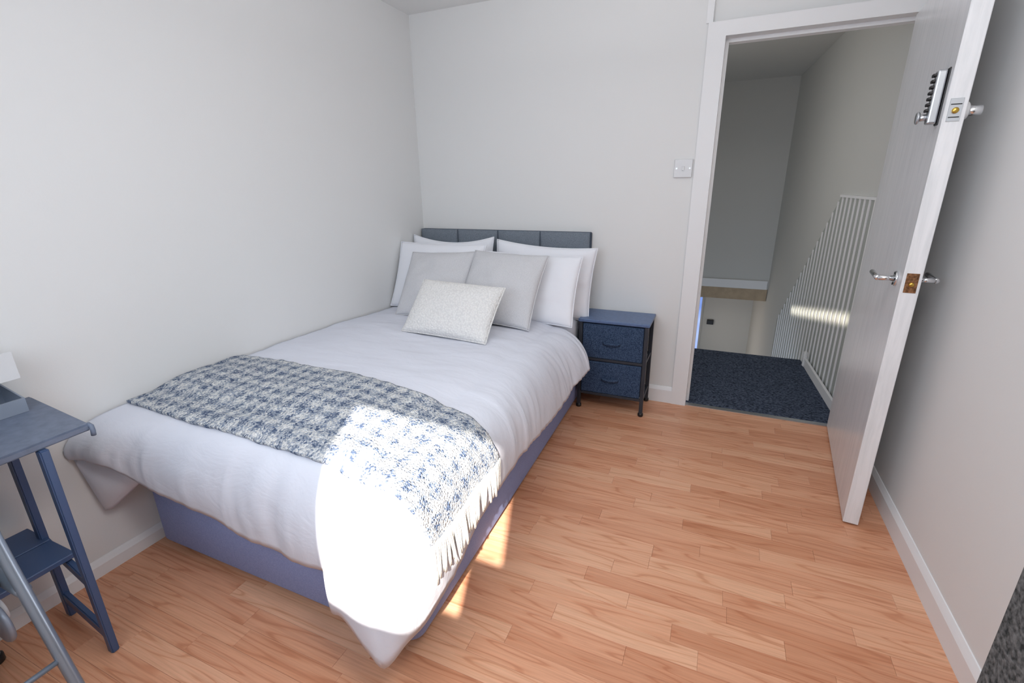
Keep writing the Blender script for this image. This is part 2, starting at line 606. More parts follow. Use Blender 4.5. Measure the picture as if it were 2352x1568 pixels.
# black lock box on the wall at the bottom of the stairs
t = thing('wall_socket', 'small black square box on the grey wall at the foot of the stairs', 'socket', (1.937, 4.30, -0.60))
obj('box', bbox(-0.045, 0.045, -0.03, 0, -0.035, 0.035, 0.006), BLACK, t)
obj('cover', bbox(-0.034, 0.034, -0.034, -0.030, -0.026, 0.026, 0.0015), BLACK, t)
win2 = bpy.data.objects.new('window_2', None); link(win2); win2['kind'] = 'structure'
bm = bmesh.new(); box(bm, 1.70, 1.80, 4.285, 4.295, -2.2, -0.24); obj('pane', bm, GLOW, win2)
bm = bmesh.new(); box(bm, 1.80, 1.825, 4.275, 4.3, -2.2, -0.2); box(bm, 1.67, 1.825, 4.275, 4.3, -0.24, -0.2); obj('window_frame', bm, HALLW, win2)

# carpet on the landing, with rounded nosing at the top stair
t = thing('landing_carpet', 'dark blue-black loop pile carpet covering the landing beyond the door', 'carpet', (1.8, 0.6, 0))
bm = bmesh.new()
prof = [(0.031, -0.02), (0.031, 0.004), (0.05, 0.007), (0.6, 0.007), (1.10, 0.007), (1.145, 0.002), (1.165, -0.015), (1.165, -0.05), (1.13, -0.06), (1.13, -0.24), (0.031, -0.24)]
xs = [0.9, 1.5, 2.1, 2.70]
rings = [[bm.verts.new((x + (0 if x < 2.6 else -0.0582 * (y - 0.1) - 0.036) - 1.8, y - 0.6, z)) for y, z in prof] for x in xs]
for q, s in zip(rings, rings[1:]):
    for k in range(len(prof)):
        bm.faces.new((q[k], q[(k + 1) % len(prof)], s[(k + 1) % len(prof)], s[k]))
bm.faces.new(rings[0]); bm.faces.new(list(reversed(rings[-1])))
bmesh.ops.recalc_face_normals(bm, faces=bm.faces[:])
obj('carpet_pile', bm, CARPET, t)


def hw(s, z, d=0.0):
    p = HN0 + HD * s + HNORM * d
    return Vector((p.x, p.y, z))


def hbox(bm, s0, s1, z0, z1, d0, d1, zt1=None, zb1=None):
    """box on the hall wall; zt1 / zb1: top / bottom height at the s1 end"""
    zt1 = z1 if zt1 is None else zt1
    zb1 = z0 if zb1 is None else zb1
    P = [hw(s0, z0, d0), hw(s1, zb1, d0), hw(s1, zb1, d1), hw(s0, z0, d1), hw(s0, z1, d0), hw(s1, zt1, d0), hw(s1, zt1, d1), hw(s0, z1, d1)]
    v = [bm.verts.new(p) for p in P]
    for f in ((0, 3, 2, 1), (4, 5, 6, 7), (0, 1, 5, 4), (1, 2, 6, 5), (2, 3, 7, 6), (3, 0, 4, 7)):
        bm.faces.new([v[i] for i in f])
    bmesh.ops.recalc_face_normals(bm, faces=bm.faces[:])


def ptop(s):
    return 1.215 if s < 0.89 else 1.215 - 0.85 * (s - 0.89)


pan = thing('stair_panelling', 'white vertically ribbed panelling on the landing wall, sloping down with the stairs', 'panelling')
bm = bmesh.new()
hbox(bm, 0.0, 0.89, -0.9, 1.215, 0.0, 0.012)
hbox(bm, 0.89, 2.33, -0.9, 1.215, 0.0, 0.012, ptop(2.33), -1.6)
obj('backing_board', bm, PANELB, pan)
bm = bmesh.new()
hbox(bm, 0.0, 0.89, 1.215, 1.230, 0.0, 0.02)
obj('cap_rail', bm, GLOSS, pan)
s = 0.03
while s < 2.31:
    bm = bmesh.new()
    zt = min(ptop(s), ptop(s + 0.016))
    zb = -0.02 if s < 0.95 else -0.9
    hbox(bm, s, s + 0.016, zb, zt, 0.012, 0.0185)
    obj('rib', bm, GLOSS, pan)
    s += 0.088
# low white boxed board along the landing edge
t = thing('landing_skirting', 'low white boxed skirting with a ledge along the edge of the dark carpet', 'skirting')
bm = bmesh.new(); hbox(bm, 0.0, 0.86, 0.004, 0.062, 0.034, 0.044); obj('board', bm, GLOSS, t)
bm = bmesh.new(); hbox(bm, 0.0, 0.88, 0.062, 0.076, 0.034, 0.050); obj('ledge', bm, GLOSS, t)
bm = bmesh.new(); hbox(bm, 0.862, 0.90, 0.0075, 0.130, 0.034, 0.056)
bmesh.ops.bevel(bm, geom=bm.edges[:], offset=0.008, segments=2, affect='EDGES'); obj('end_post', bm, GLOSS, t)

# added narrow lamp standing in for reflected sunlight on the ribbed panelling
sb = lamp('added_patch_lamp', 'AREA', (0, 0, 0), (1, 0, 0), 0.55, (1.0, 0.90, 0.74), 1.55, 0.055, R(4))
D_ = Vector((0.93, 0.10, -0.10)).normalized()
ctr = hw(1.0, 0.385, 0.02)
xa = Vector((HD.x, HD.y, -0.21)); xa = (xa - D_ * xa.dot(D_)).normalized()
sm = Matrix((xa, (-D_).cross(xa), -D_)).transposed().to_4x4()
sm.translation = ctr - D_ * 1.2
sb.matrix_world = sm

# ------------------------------------------------------------------ door leaf (open, hinged on the right)
A = Vector((2.508, -0.906, 0.0))
tdir = Vector((0.0979, 0.9952, 0))
ndir = Vector((0.9952, -0.0979, 0))     # from hall face to room face
DM = Matrix(((tdir.x, ndir.x, 0, A.x), (tdir.y, ndir.y, 0, A.y), (0, 0, 1, 0), (0, 0, 0, 1)))   # local: x along leaf, y thickness, z up
door = bpy.data.objects.new('door_1', None); link(door); door['kind'] = 'structure'
door['label'] = 'open white flush door with chrome lever handle and keypad lock'
door.matrix_world = DM
DT, DL = 0.052, 0.90
lf = obj('door_leaf', bbox(0, DL, 0, DT, 0.008, 1.992, 0.002, 1), DOORP, door)
# latch plate (low) and lock plate (high) in the free edge
zc = 0.985
pl = obj('latch_plate', bbox(-0.002, 0.004, 0.009, 0.043, zc - 0.033, zc + 0.033, 0.0006, 1), WORNBR, door, label='worn brown brass latch plate in the door edge')
bm = cyl(bmesh.new(), (-0.010, 0.026, zc - 0.004), (0, 0.026, zc - 0.004), 0.0075, 16, 0.002); obj('latch_bolt', bm, BRASS, pl, True)
for dz in (-0.026, 0.026):
    bm = cyl(bmesh.new(), (-0.003, 0.026, zc + dz), (0, 0.026, zc + dz), 0.0032, 10); obj('screw', bm, WORNBR, pl)
zk = 1.515
pl = obj('lock_plate', bbox(-0.002, 0.004, 0.009, 0.041, zk - 0.032, zk + 0.032, 0.0006, 1), STEEL, door, label='silver lock plate in the door edge')
bm = cyl(bmesh.new(), (-0.010, 0.025, zk - 0.002), (0, 0.025, zk - 0.002), 0.0085, 16, 0.002); obj('lock_bolt', bm, BRASS, pl, True)
bm = bmesh.new(); box(bm, -0.0026, 0, 0.012, 0.038, zk + 0.014, zk + 0.017); box(bm, -0.0026, 0, 0.012, 0.038, zk - 0.022, zk - 0.019); obj('plate_slot', bm, BLACK, pl)


def lever(side):
    """lever handle, side -1: hall face, +1: room face"""
    y0 = 0 if side < 0 else DT
    h = obj('door_handle', cyl(bmesh.new(), (0.085, y0 - side * 0.001, zc), (0.085, y0 + side * 0.008, zc), 0.026, 24, 0.002), CHROME, door, True)
    bm = tube(bmesh.new(), [(0.085, y0 + side * 0.006, zc), (0.085, y0 + side * 0.056, zc)], 0.009, 14)
    obj('handle_neck', bm, CHROME, h, True)
    bm = cyl(bmesh.new(), (0.078, y0 + side * 0.056, zc), (0.205, y0 + side * 0.056, zc + 0.002), 0.0095, 14, 0.003)
    obj('handle_lever', bm, CHROME, h, True)
    for dz, dx in ((0.019, 0.0), (-0.019, 0.0), (0, -0.019)):
        bm = cyl(bmesh.new(), (0.085 + dx, y0 + side * 0.006, zc + dz), (0.085 + dx, y0 + side * 0.011, zc + dz), 0.0045, 10, 0.001)
        obj('screw', bm, BLACK, h)


lever(-1)
lever(1)
# keypad lock on the hall face
kp = obj('keypad_lock', bbox(0.036, 0.078, -0.004, 0.001, 1.478, 1.640, 0.003, 2), BLACK, door, label='silver mechanical keypad lock with black buttons')
obj('lock_body', bbox(0.039, 0.075, -0.030, -0.004, 1.482, 1.636, 0.006, 3), STEEL, kp)
for k in range(7):
    for xx in (0.0495, 0.0645):
        z = 1.622 - k * 0.0165
        bm = cyl(bmesh.new(), (xx, -0.029, z), (xx, -0.0385, z), 0.0048, 10, 0.0012)
        obj('keypad_button', bm, BLACK, kp)
bm = cyl(bmesh.new(), (0.057, -0.029, 1.503), (0.057, -0.048, 1.503), 0.010, 16, 0.002)
obj('knob_stem', bm, STEEL, kp, True)
bm = cyl(bmesh.new(), (0.057, -0.048, 1.503), (0.057, -0.056, 1.503), 0.019, 20, 0.003)
obj('turn_knob', bm, STEEL, kp, True)
# snib on the room face
sn = obj('lock_snib', cyl(bmesh.new(), (0.050, DT - 0.001, zk), (0.050, DT + 0.014, zk), 0.026, 24, 0.004), PLASTIC, door, True)
bm = cyl(bmesh.new(), (0.050, DT + 0.013, zk), (0.050, DT + 0.047, zk), 0.0145, 20, 0.002); obj('snib_knob', bm, CHROME, sn, True)
# hinges
for z in (0.22, 1.0, 1.78):
    bm = cyl(bmesh.new(), (DL + 0.004, DT + 0.004, z - 0.045), (DL + 0.004, DT + 0.004, z + 0.045), 0.006, 10)
    obj('hinge', bm, STEEL, door)

# light switch
t = thing('light_switch', 'white plastic single light switch on the wall left of the door', 'switch', (1.700, 0, 1.393))
obj('switch_plate', bbox(-0.047, 0.047, -0.011, 0, -0.047, 0.047, 0.003, 2), PLASTIC, t)
obj('switch_rocker', bbox(-0.006, 0.006, -0.0165, -0.011, -0.011, 0.011, 0.0015, 2), PLASTIC, t)
for dx in (-0.034, 0.034):
    bm = cyl(bmesh.new(), (dx, -0.010, 0), (dx, -0.0125, 0), 0.0042, 12)
    obj('switch_screw', bm, STEEL, t)

# ------------------------------------------------------------------ bed
BR = R(1.0)
bed = thing('divan_bed', 'small double divan bed in slate fabric with a low grey panelled headboard', 'bed', (0, 0, 0), 0)
BX0, BX1, BY0, BY1 = 0.014, 1.204, -2.045, -0.075


def rounded_prism(x0, x1, y0, y1, z0, z1, r, bev=0.01, seg=6, rot=0.0, skew=0.0):
    bm = bmesh.new()
    loop = []
    for cx, cy, a0 in ((x1 - r, y1 - r, 0), (x0 + r, y1 - r, 90), (x0 + r, y0 + r, 180), (x1 - r, y0 + r, 270)):
        for k in range(seg + 1):
            a = R(a0 + 90 * k / seg)
            loop.append((cx + r * math.cos(a), cy + r * math.sin(a)))
    rings = []
    n = len(loop)
    for z, ins in ((z0, bev), (z0 + bev * 0.4, bev * 0.3), (z0 + bev, 0), (z1 - bev, 0), (z1 - bev * 0.4, bev * 0.3), (z1, bev)):
        cx, cy = (x0 + x1) / 2, (y0 + y1) / 2
        sx, sy = 1 - 2 * ins / (x1 - x0), 1 - 2 * ins / (y1 - y0)
        ring = []
        for x, y in loop:
            px, py = cx + (x - cx) * sx, cy + (y - cy) * sy
            px += skew * (-0.1 - py)
            ring.append(bm.verts.new((px, py, z)))
        rings.append(ring)
    for q, s in zip(rings, rings[1:]):
        for k in range(n):
            bm.faces.new((q[k], q[(k + 1) % n], s[(k + 1) % n], s[k]))
    bm.faces.new(list(reversed(rings[0]))); bm.faces.new(rings[-1])
    return bm


SK = 0.020
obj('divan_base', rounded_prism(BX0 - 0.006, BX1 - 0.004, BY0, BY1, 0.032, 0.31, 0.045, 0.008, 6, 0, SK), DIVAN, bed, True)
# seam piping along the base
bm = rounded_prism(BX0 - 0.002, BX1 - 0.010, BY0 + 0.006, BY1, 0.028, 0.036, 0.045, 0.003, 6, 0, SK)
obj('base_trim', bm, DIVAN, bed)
for x, y in ((0.085, -1.985), (1.165, -1.995), (0.09, -0.15), (1.12, -0.15), (1.15, -1.05)):
    g = obj('glide', cyl(bmesh.new(), (x, y, 0.006), (x, y, 0.030), 0.032, 24, 0.005), BLACK, bed, True)
    bm = cyl(bmesh.new(), (x, y, 0.0005), (x, y, 0.012), 0.040, 24, 0.004); obj('glide_rim', bm, CHROME, g, True)
hb = obj('headboard', bbox(0.010, 1.212, -0.048, -0.004, 0.30, 1.044, 0.008, 3), HEADBD, bed)
for x in (0.25, 0.96):
    bm = bmesh.new(); box(bm, x, x + 0.06, -0.046, -0.018, 0.004, 0.32); obj('headboard_strut', bm, DARKMET, hb)
edges = [0.012, 0.301, 0.598, 0.890, 1.210]
for x0, x1 in zip(edges, edges[1:]):
    bm = bmesh.new()
    nx, nz = 14, 14
    V = []
    for j in range(nz + 1):
        rw = []
        for i in range(nx + 1):
            u, v = math.sin((i / nx - 0.5) * math.pi), math.sin((j / nz - 0.5) * math.pi)
            bulge = 0.022 * (1 - abs(u) ** 7) ** 0.5 * (1 - abs(v) ** 9) ** 0.5
            rw.append(bm.verts.new(((x0 + x1) / 2 + u * (x1 - x0) / 2 * 0.984, -0.0492 - bulge, 0.675 + v * 0.369)))
        V.append(rw)
    for j in range(nz):
        for i in range(nx):
            bm.faces.new((V[j][i], V[j][i + 1], V[j + 1][i + 1], V[j + 1][i]))
    obj('headboard_panel', bm, HEADB, hb, True)

t = thing('mattress', 'white mattress under the duvet on the divan base', 'mattress', (0, 0, 0))
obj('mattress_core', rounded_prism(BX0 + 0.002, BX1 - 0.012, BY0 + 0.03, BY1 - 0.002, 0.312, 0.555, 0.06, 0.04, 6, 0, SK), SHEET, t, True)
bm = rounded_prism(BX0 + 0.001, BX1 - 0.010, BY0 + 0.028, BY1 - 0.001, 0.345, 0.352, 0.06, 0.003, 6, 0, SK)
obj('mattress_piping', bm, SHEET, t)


# ------------------------------------------------------------------ duvet
def catmull(pts, n):
    """list of tuples -> n samples, uniform in index"""
    out = []
    m_ = len(pts) - 1
    for k in range(n):
        f = k / (n - 1) * m_
        i = min(int(f), m_ - 1)
        t_ = f - i
        p0, p1, p2, p3 = [Vector(pts[max(0, min(m_, i + d))]) for d in (-1, 0, 1, 2)]
        out.append(0.5 * ((2 * p1) + (p2 - p0) * t_ + (2 * p0 - 5 * p1 + 4 * p2 - p3) * t_ * t_ + (3 * p1 - p0 - 3 * p2 + p3) * t_ ** 3))
    return out


GX0, GX1, GY0, GY1 = 0.010, 1.115, -1.93, -0.43       # flat top part of the duvet


def top_z(x, y):
    z = 0.598 + 0.020 * math.sin(math.pi * min(max((x + 0.1) / 1.3, 0), 1)) + 0.006 * math.sin(3.1 * y + 1)
    z += 0.012 * noise.noise((x * 2.6, y * 1.4, 3.1)) + 0.006 * noise.noise((x * 5, y * 11, 7.7)) + 0.0025 * noise.noise((x * 14, y * 30, 1.7))
    if y > -0.9:
        z -= 0.018 * min(1, (y + 0.9) / 0.35)
    if y < -1.75:
        z -= 0.03 * ((-1.75 - y) / 0.2) ** 2 * (1 if y > -1.95 else 1)
    if x > 1.0:
        z -= 0.02 * ((x - 1.0) / 0.12) ** 2
    return z


foot_hem = [(0.004, -2.21, 0.468), (0.085, -2.205, 0.478), (0.165, -2.18, 0.455), (0.23, -2.145, 0.395), (0.30, -2.135, 0.365),
            (0.42, -2.125, 0.345), (0.58, -2.12, 0.325), (0.665, -2.118, 0.293), (0.79, -2.12, 0.295), (0.875, -2.12, 0.280), (0.99, -2.12, 0.286)]
corner_hem = [(1.025, -2.135, 0.262), (1.03, -2.15, 0.185), (1.085, -2.165, 0.205), (1.15, -2.185, 0.195), (1.205, -2.200, 0.165), (1.262, -2.205, 0.135),
              (1.292, -2.155, 0.190), (1.300, -2.09, 0.185), (1.308, -1.99, 0.203)]
right_hem = [(1.311, -1.94, 0.214), (1.315, -1.75, 0.300), (1.316, -1.54, 0.318), (1.312, -1.436, 0.322), (1.310, -1.278, 0.312), (1.302, -1.06, 0.282),
             (1.300, -0.78, 0.274), (1.306, -0.685, 0.305), (1.340, -0.50, 0.335), (1.338, -0.462, 0.345)]


def samples(lst, n, key):
    """resample a hem by the coordinate key so it lines up with the grid"""
    return catmull(lst, n)


bm = bmesh.new()
NX, NY = 72, 96
grid = [[bm.verts.new((GX0 + (GX1 - GX0) * i / NX, GY0 + (GY1 - GY0) * j / NY, 0)) for i in range(NX + 1)] for j in range(NY + 1)]
for row_ in grid:
    for v in row_:
        v.co.z = top_z(v.co.x, v.co.y)
for j in range(NY):
    for i in range(NX):
        bm.faces.new((grid[j][i], grid[j][i + 1], grid[j + 1][i + 1], grid[j + 1][i]))


def interp_by(lst, axis, val):
    for a_, b_ in zip(lst, lst[1:]):
        lo, hi = a_[axis], b_[axis]
        if (lo - val) * (hi - val) <= 0 and abs(hi - lo) > 1e-6:
            f = (val - lo) / (hi - lo)
            return Vector(a_).lerp(Vector(b_), f)
    return Vector(lst[0]) if abs(lst[0][axis] - val) < abs(lst[-1][axis] - val) else Vector(lst[-1])


stations = []      # (start vert, hem point, outward dir, arc position)
for i in range(NX + 1):
    f = i / NX
    hpt = catmull(foot_hem, NX + 1)[i]
    stations.append((grid[0][i], hpt, Vector((0.0, -1, 0)), f * 1.1))
ch = catmull([foot_hem[-1]] + corner_hem + [right_hem[0]], 43)[1:-1]
for k, hpt in enumerate(ch):
    a = R(270 + 90 * (k + 1) / (len(ch) + 1))
    stations.append((grid[0][NX], hpt, Vector((math.cos(a), math.sin(a), 0)), 1.1 + 0.35 * (k + 1) / (len(ch) + 1)))
rh = catmull(right_hem, NY + 1)
for j in range(NY + 1):
    stations.append((grid[j][NX], rh[j], Vector((1, 0, 0)), 1.45 + 1.5 * j / NY))

NR = 34
prev_col = None
for (v0, hpt, out, u) in stations:
    p0 = v0.co.copy()
    d = (hpt - p0); d.z = 0
    flat = d.length
    od = d.normalized()
    drop = p0.z - hpt.z
    shoulder = min(flat * 1.05, 0.19)
    p1 = p0 + od * flat * 0.62 + Vector((0, 0, 0.012))
    p2 = p0 + od * (flat * 1.06 + 0.012)
    p2.z = hpt.z + drop * 0.80
    if u > 2.0:
        k_ = min(1, (u - 2.0) / 0.5)
        p1 = p0 + od * flat * (0.62 - 0.10 * k_) + Vector((0, 0, 0.008))
        p2 = p0 + od * flat * (1.07 - 0.17 * k_)
        p2.z = hpt.z + drop * (0.80 - 0.22 * k_)
    colv = [v0]
    for k in range(1, NR + 1):
        t_ = k / NR
        s1 = 1 - t_
        p = p0 * s1 ** 3 + p1 * 3 * s1 * s1 * t_ + p2 * 3 * s1 * t_ * t_ + hpt * t_ ** 3
        env = min(1, max(0, (t_ - 0.25) / 0.5))
        w_ = (0.0035 * math.sin(u * 38 + 1.3 * math.sin(u * 9)) + 0.006 * noise.noise((u * 9, t_ * 1.5, 5.0))) * env
        if u > 2.0:
            w_ += 0.0022 * 1.6 * math.sin(u * 150 + t_ * 6 + 2 * math.sin(u * 30)) * env
        w_ += 0.0060 * noise.noise((u * 34, t_ * 3.0, 9.0)) * min(1, t_ * 3)
        # pleat of the hanging corner
        if 1.1 < u < 1.45:
            w_ += -0.045 * env * math.exp(-((u - 1.31) / 0.022) ** 2) * (1 - 0.5 * t_)
        w_ *= (1 - max(0, (t_ - 0.9) / 0.1) * 0.5)
        q = p + out * w_
        q.x = max(q.x, 0.004)
        colv.append(bm.verts.new(q))
    if prev_col:
        for k in range(NR):
            quad = [prev_col[k], prev_col[k + 1], colv[k + 1], colv[k]]
            uniq = []
            for v in quad:
                if v not in uniq:
                    uniq.append(v)
            if len(uniq) >= 3:
                bm.faces.new(uniq)
    prev_col = colv
bmesh.ops.recalc_face_normals(bm, faces=bm.faces[:])
if sum(f.normal.z for f in bm.faces[:NX * NY]) < 0:
    bmesh.ops.reverse_faces(bm, faces=bm.faces[:])
bm.normal_update()
duvet_bvh = BVHTree.FromBMesh(bm)
duvet = thing('duvet', 'white cotton duvet spread over the bed, its foot corner hanging to the floor', 'duvet')
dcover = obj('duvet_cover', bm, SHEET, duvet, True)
sol = dcover.modifiers.new('thickness', 'SOLIDIFY'); sol.thickness = 0.008; sol.offset = -1
# folded-under corner hanging by the left wall
bm = bmesh.new()
tipA, tipB, tipC = Vector((0.008, -2.195, 0.462)), Vector((0.030, -2.165, 0.235)), Vector((0.205, -2.085, 0.400))
n_ = 14
rows = []
for i in range(n_ + 1):
    f = i / n_
    a_ = tipA.lerp(tipC, f) + Vector((0, 0.0, 0.012 * math.sin(math.pi * f)))
    b_ = tipA.lerp(tipB, min(1, f * 1.9)) if f < 0.526 else tipB.lerp(tipC, (f - 0.526) / 0.474)
    rows.append([bm.verts.new(a_.lerp(b_, k / 10) + Vector((0.012, -0.02, 0)) * math.sin(math.pi * k / 10) * math.sin(math.pi * f)) for k in range(11)])
for q, s_ in zip(rows, rows[1:]):
    for k in range(10):
        try:
            bm.faces.new((q[k], q[k + 1], s_[k + 1], s_[k]))
        except ValueError:
            pass
bmesh.ops.remove_doubles(bm, verts=bm.verts[:], dist=1e-5)
bmesh.ops.recalc_face_normals(bm, faces=bm.faces[:])
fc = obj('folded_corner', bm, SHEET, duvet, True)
so = fc.modifiers.new('thickness', 'SOLIDIFY'); so.thickness = 0.012; so.offset = 0


# ------------------------------------------------------------------ throw blanket over the duvet
def section(y):
    """outline of the duvet's cross-section at y from the left wall to the right hem"""
    pts = []
    x = 0.018
    while x < 0.98:
        h = duvet_bvh.ray_cast(Vector((x, y, 1.5)), Vector((0, 0, -1)))
        if h[0]:
            pts.append((h[0], Vector((0, 0, 1))))
        x += 0.02
    piv = Vector((0.98, y, 0.42))
    for k in range(1, 90):
        a = R(90 - k * 1.5)
        dr = Vector((math.cos(a), 0, math.sin(a)))
        h = duvet_bvh.ray_cast(piv + dr * 0.9, -dr)
        if not h[0] or h[3] > 0.85:
            break
        pts.append((h[0], dr))
    return pts


TF = [(0.0, -1.535), (0.45, -1.562), (0.70, -1.575), (1.0, -1.610), (1.25, -1.640), (1.38, -1.635), (1.52, -1.615)]
TN = [(0.0, -2.012), (0.35, -2.030), (0.70, -2.035), (0.97, -2.035), (1.15, -2.05), (1.38, -2.03), (1.52, -2.005)]


def lerp1(tab, x):
    for (a, b), (c, d) in zip(tab, tab[1:]):
        if a <= x <= c:
            return b + (d - b) * (x - a) / (c - a)
    return tab[-1][1] if x > tab[-1][0] else tab[0][1]


def snap(p, off):
    loc, nrm, idx, dist = duvet_bvh.find_nearest(p)
    d = p - loc
    if nrm.dot(Vector((0.5, -0.5, 1))) < 0:
        nrm = -nrm
    return loc + nrm * off


ys = [-1.50 - 0.03 * k for k in range(21)]
SEC = []
for yy in ys:
    pts = section(yy)
    L, acc = [0.0], 0
    for (a, _), (b, _) in zip(pts, pts[1:]):
        acc += (b - a).length
        L.append(acc)
    SEC.append((yy, pts, L))


def sec_point(y, s):
    """point at arc length s across the bed at depth y"""
    def on(k):
        yy, pts, L = SEC[k]
        if s >= L[-1]:
            p = pts[-1][0] + Vector((0.0, 0, -(s - L[-1])))
            return p, pts[-1][1]
        for i in range(len(L) - 1):
            if L[i] <= s <= L[i + 1]:
                f = (s - L[i]) / max(L[i + 1] - L[i], 1e-9)
                return pts[i][0].lerp(pts[i + 1][0], f), pts[i][1].lerp(pts[i + 1][1], f)
        return pts[-1]
    f = (ys[0] - y) / 0.03
    k = max(0, min(len(ys) - 2, int(f)))
    f = min(max(f - k, 0), 1)
    a, na = on(k)
    b, nb = on(k + 1)
    p = a.lerp(b, f)
    p.y = y
    return p, na.lerp(nb, f).normalized()


SMAX = 1.375
bm = bmesh.new()
uvl = bm.loops.layers.uv.new('UVMap')
NS, NT = 150, 56
G = []
for i in range(NS + 1):
    s = SMAX * i / NS
    colv = []
    for j in range(NT + 1):
        t_ = j / NT
        y = lerp1(TF, s) * (1 - t_) + lerp1(TN, s) * t_
        p, nr = sec_point(y, s)
        # near edge of the throw dips over the foot shoulder of the duvet
        h = duvet_bvh.ray_cast(Vector((p.x, y, 1.2)), Vector((0, 0, -1)))
        bump_ = 0.0035 * noise.noise((s * 9, y * 9, 2)) + 0.002 * math.sin(s * 80) * math.sin(y * 80)
        edge = min(1, 10 * min(t_, 1 - t_))
        q = p + nr * (0.013 + bump_ + 0.003 * edge)
        q.x = max(q.x, 0.008)
        colv.append(bm.verts.new(q))
    G.append(colv)
for i in range(NS):
    for j in range(NT):
        f = bm.faces.new((G[i][j], G[i + 1][j], G[i + 1][j + 1], G[i][j + 1]))
        for lp, (a, b) in zip(f.loops, ((i, j), (i + 1, j), (i + 1, j + 1), (i, j + 1))):
            lp[uvl].uv = (SMAX * a / NS, 0.47 * b / NT)
bmesh.ops.recalc_face_normals(bm, faces=bm.faces[:])
hem_pts = [v.co.copy() for v in G[-1]]
hem_prev = [v.co.copy() for v in G[-4]]
throw = thing('throw_blanket', 'navy and white woven throw with cream fringe across the foot of the bed', 'blanket')
tc_ = obj('throw_cloth', bm, THROW, throw, True)
so = tc_.modifiers.new('thickness', 'SOLIDIFY'); so.thickness = 0.009; so.offset = -1
NTAS = 30
for k in range(NTAS):
    f = (k + 0.5) / NTAS
    idx = f * NT
    i = min(int(idx), NT - 1)
    p = hem_pts[i].lerp(hem_pts[i + 1], idx - i)
    q0 = hem_prev[i].lerp(hem_prev[i + 1], idx - i)
    d = (p - q0).normalized()
    L = 0.088 + 0.034 * f + 0.016 * random.random()
    jx, jy = random.uniform(-0.006, 0.006), random.uniform(-0.010, 0.010)
    path = []
    for m_ in range(6):
        g = m_ / 5
        w_ = min(1, g * 2.0)
        dirn = (d * (1 - w_) + Vector((0.05, 0, -1)) * w_)
        if m_ == 0:
            path.append(p - d * 0.004)
        else:
            path.append(path[-1] + dirn.normalized() * L / 5 + Vector((jx, jy, 0)) * 0.3)
    path = [Vector((max(c.x, 1.285), c.y, c.z)) if n2 else c for n2, c in enumerate(path)]
    bm = bmesh.new()
    for off in (-0.0045, 0.0045):
        tube(bm, [c + Vector((0, off * (1 - 0.6 * n2 / 5), 0.0)) for n2, c in enumerate(path)], 0.0046, 6, True, 0.0028)
    obj('tassel', bm, TASSEL, throw, True)


# ------------------------------------------------------------------ pillows and cushions
def pillow(name, label, cat, mat, w, h, t, bottom, tilt, yaw=0.0, roll=0.0, pinch=0.05, seed=0, group=None, wr=1.0, piping=False, sag=0.0):
    """bottom: mid point of the bottom edge; tilt: lean back from upright, degrees"""
    th = thing(name, label, cat, bottom, 0, group)
    up_ = Vector((0, math.sin(R(tilt)), math.cos(R(tilt))))
    rt = Vector((1, 0, 0))
    rot = Matrix.Rotation(R(yaw), 3, 'Z')
    up_, rt = rot @ up_, rot @ rt
    nm = rt.cross(up_)          # towards the room
    rr = Matrix.Rotation(R(roll), 3, nm)
    up_, rt = rr @ up_, rr @ rt
    bm = bmesh.new()
    n = 34
    sides = []
    for sgn in (1, -1):
        g = []
        for j in range(n + 1):
            rw = []
            for i in range(n + 1):
                u, v = -1 + 2 * i / n, -1 + 2 * j / n
                u = math.sin(u * math.pi / 2) * 0.35 + u * 0.65
                v = math.sin(v * math.pi / 2) * 0.35 + v * 0.65
                x = u * w / 2 * (1 - pinch * (1 - v * v))
                y = v * h / 2 * (1 - pinch * (1 - u * u)) - sag * (1 - u * u) * (1 + v) / 2
                prof = ((1 - u ** 2) * (1 - v ** 2))
                z = sgn * t / 2 * prof ** 0.42
                e = min(1, (1 - max(abs(u), abs(v))) * 8)
                z += e * wr * (0.010 * noise.noise((u * 2.2 + seed, v * 2.2, seed * 1.7)) + 0.005 * noise.noise((u * 5 + seed, v * 5, seed * 2.3 + sgn)))
                c = rt * x + up_ * (y + h / 2) + nm * z
                border = i in (0, n) or j in (0, n)
                if sgn < 0 and border:
                    rw.append(sides[0][j][i])
                else:
                    rw.append(bm.verts.new(c))
            g.append(rw)
        sides.append(g)
        for j in range(n):
            for i in range(n):
                q = (g[j][i], g[j][i + 1], g[j + 1][i + 1], g[j + 1][i])
                bm.faces.new(q if sgn > 0 else tuple(reversed(q)))
    rim = [sides[0][0][i].co.copy() for i in range(n + 1)] + [sides[0][j][n].co.copy() for j in range(1, n + 1)] + \
          [sides[0][n][i].co.copy() for i in range(n - 1, -1, -1)] + [sides[0][j][0].co.copy() for j in range(n - 1, 0, -1)]
    obj('pillow_cover' if 'pillow' in name else 'cushion_cover', bm, mat, th, True)
    bm = bmesh.new()
    tube(bm, rim + [rim[0]], 0.0035, 6, False)
    obj('seam_piping', bm, mat, th, True)
    return th


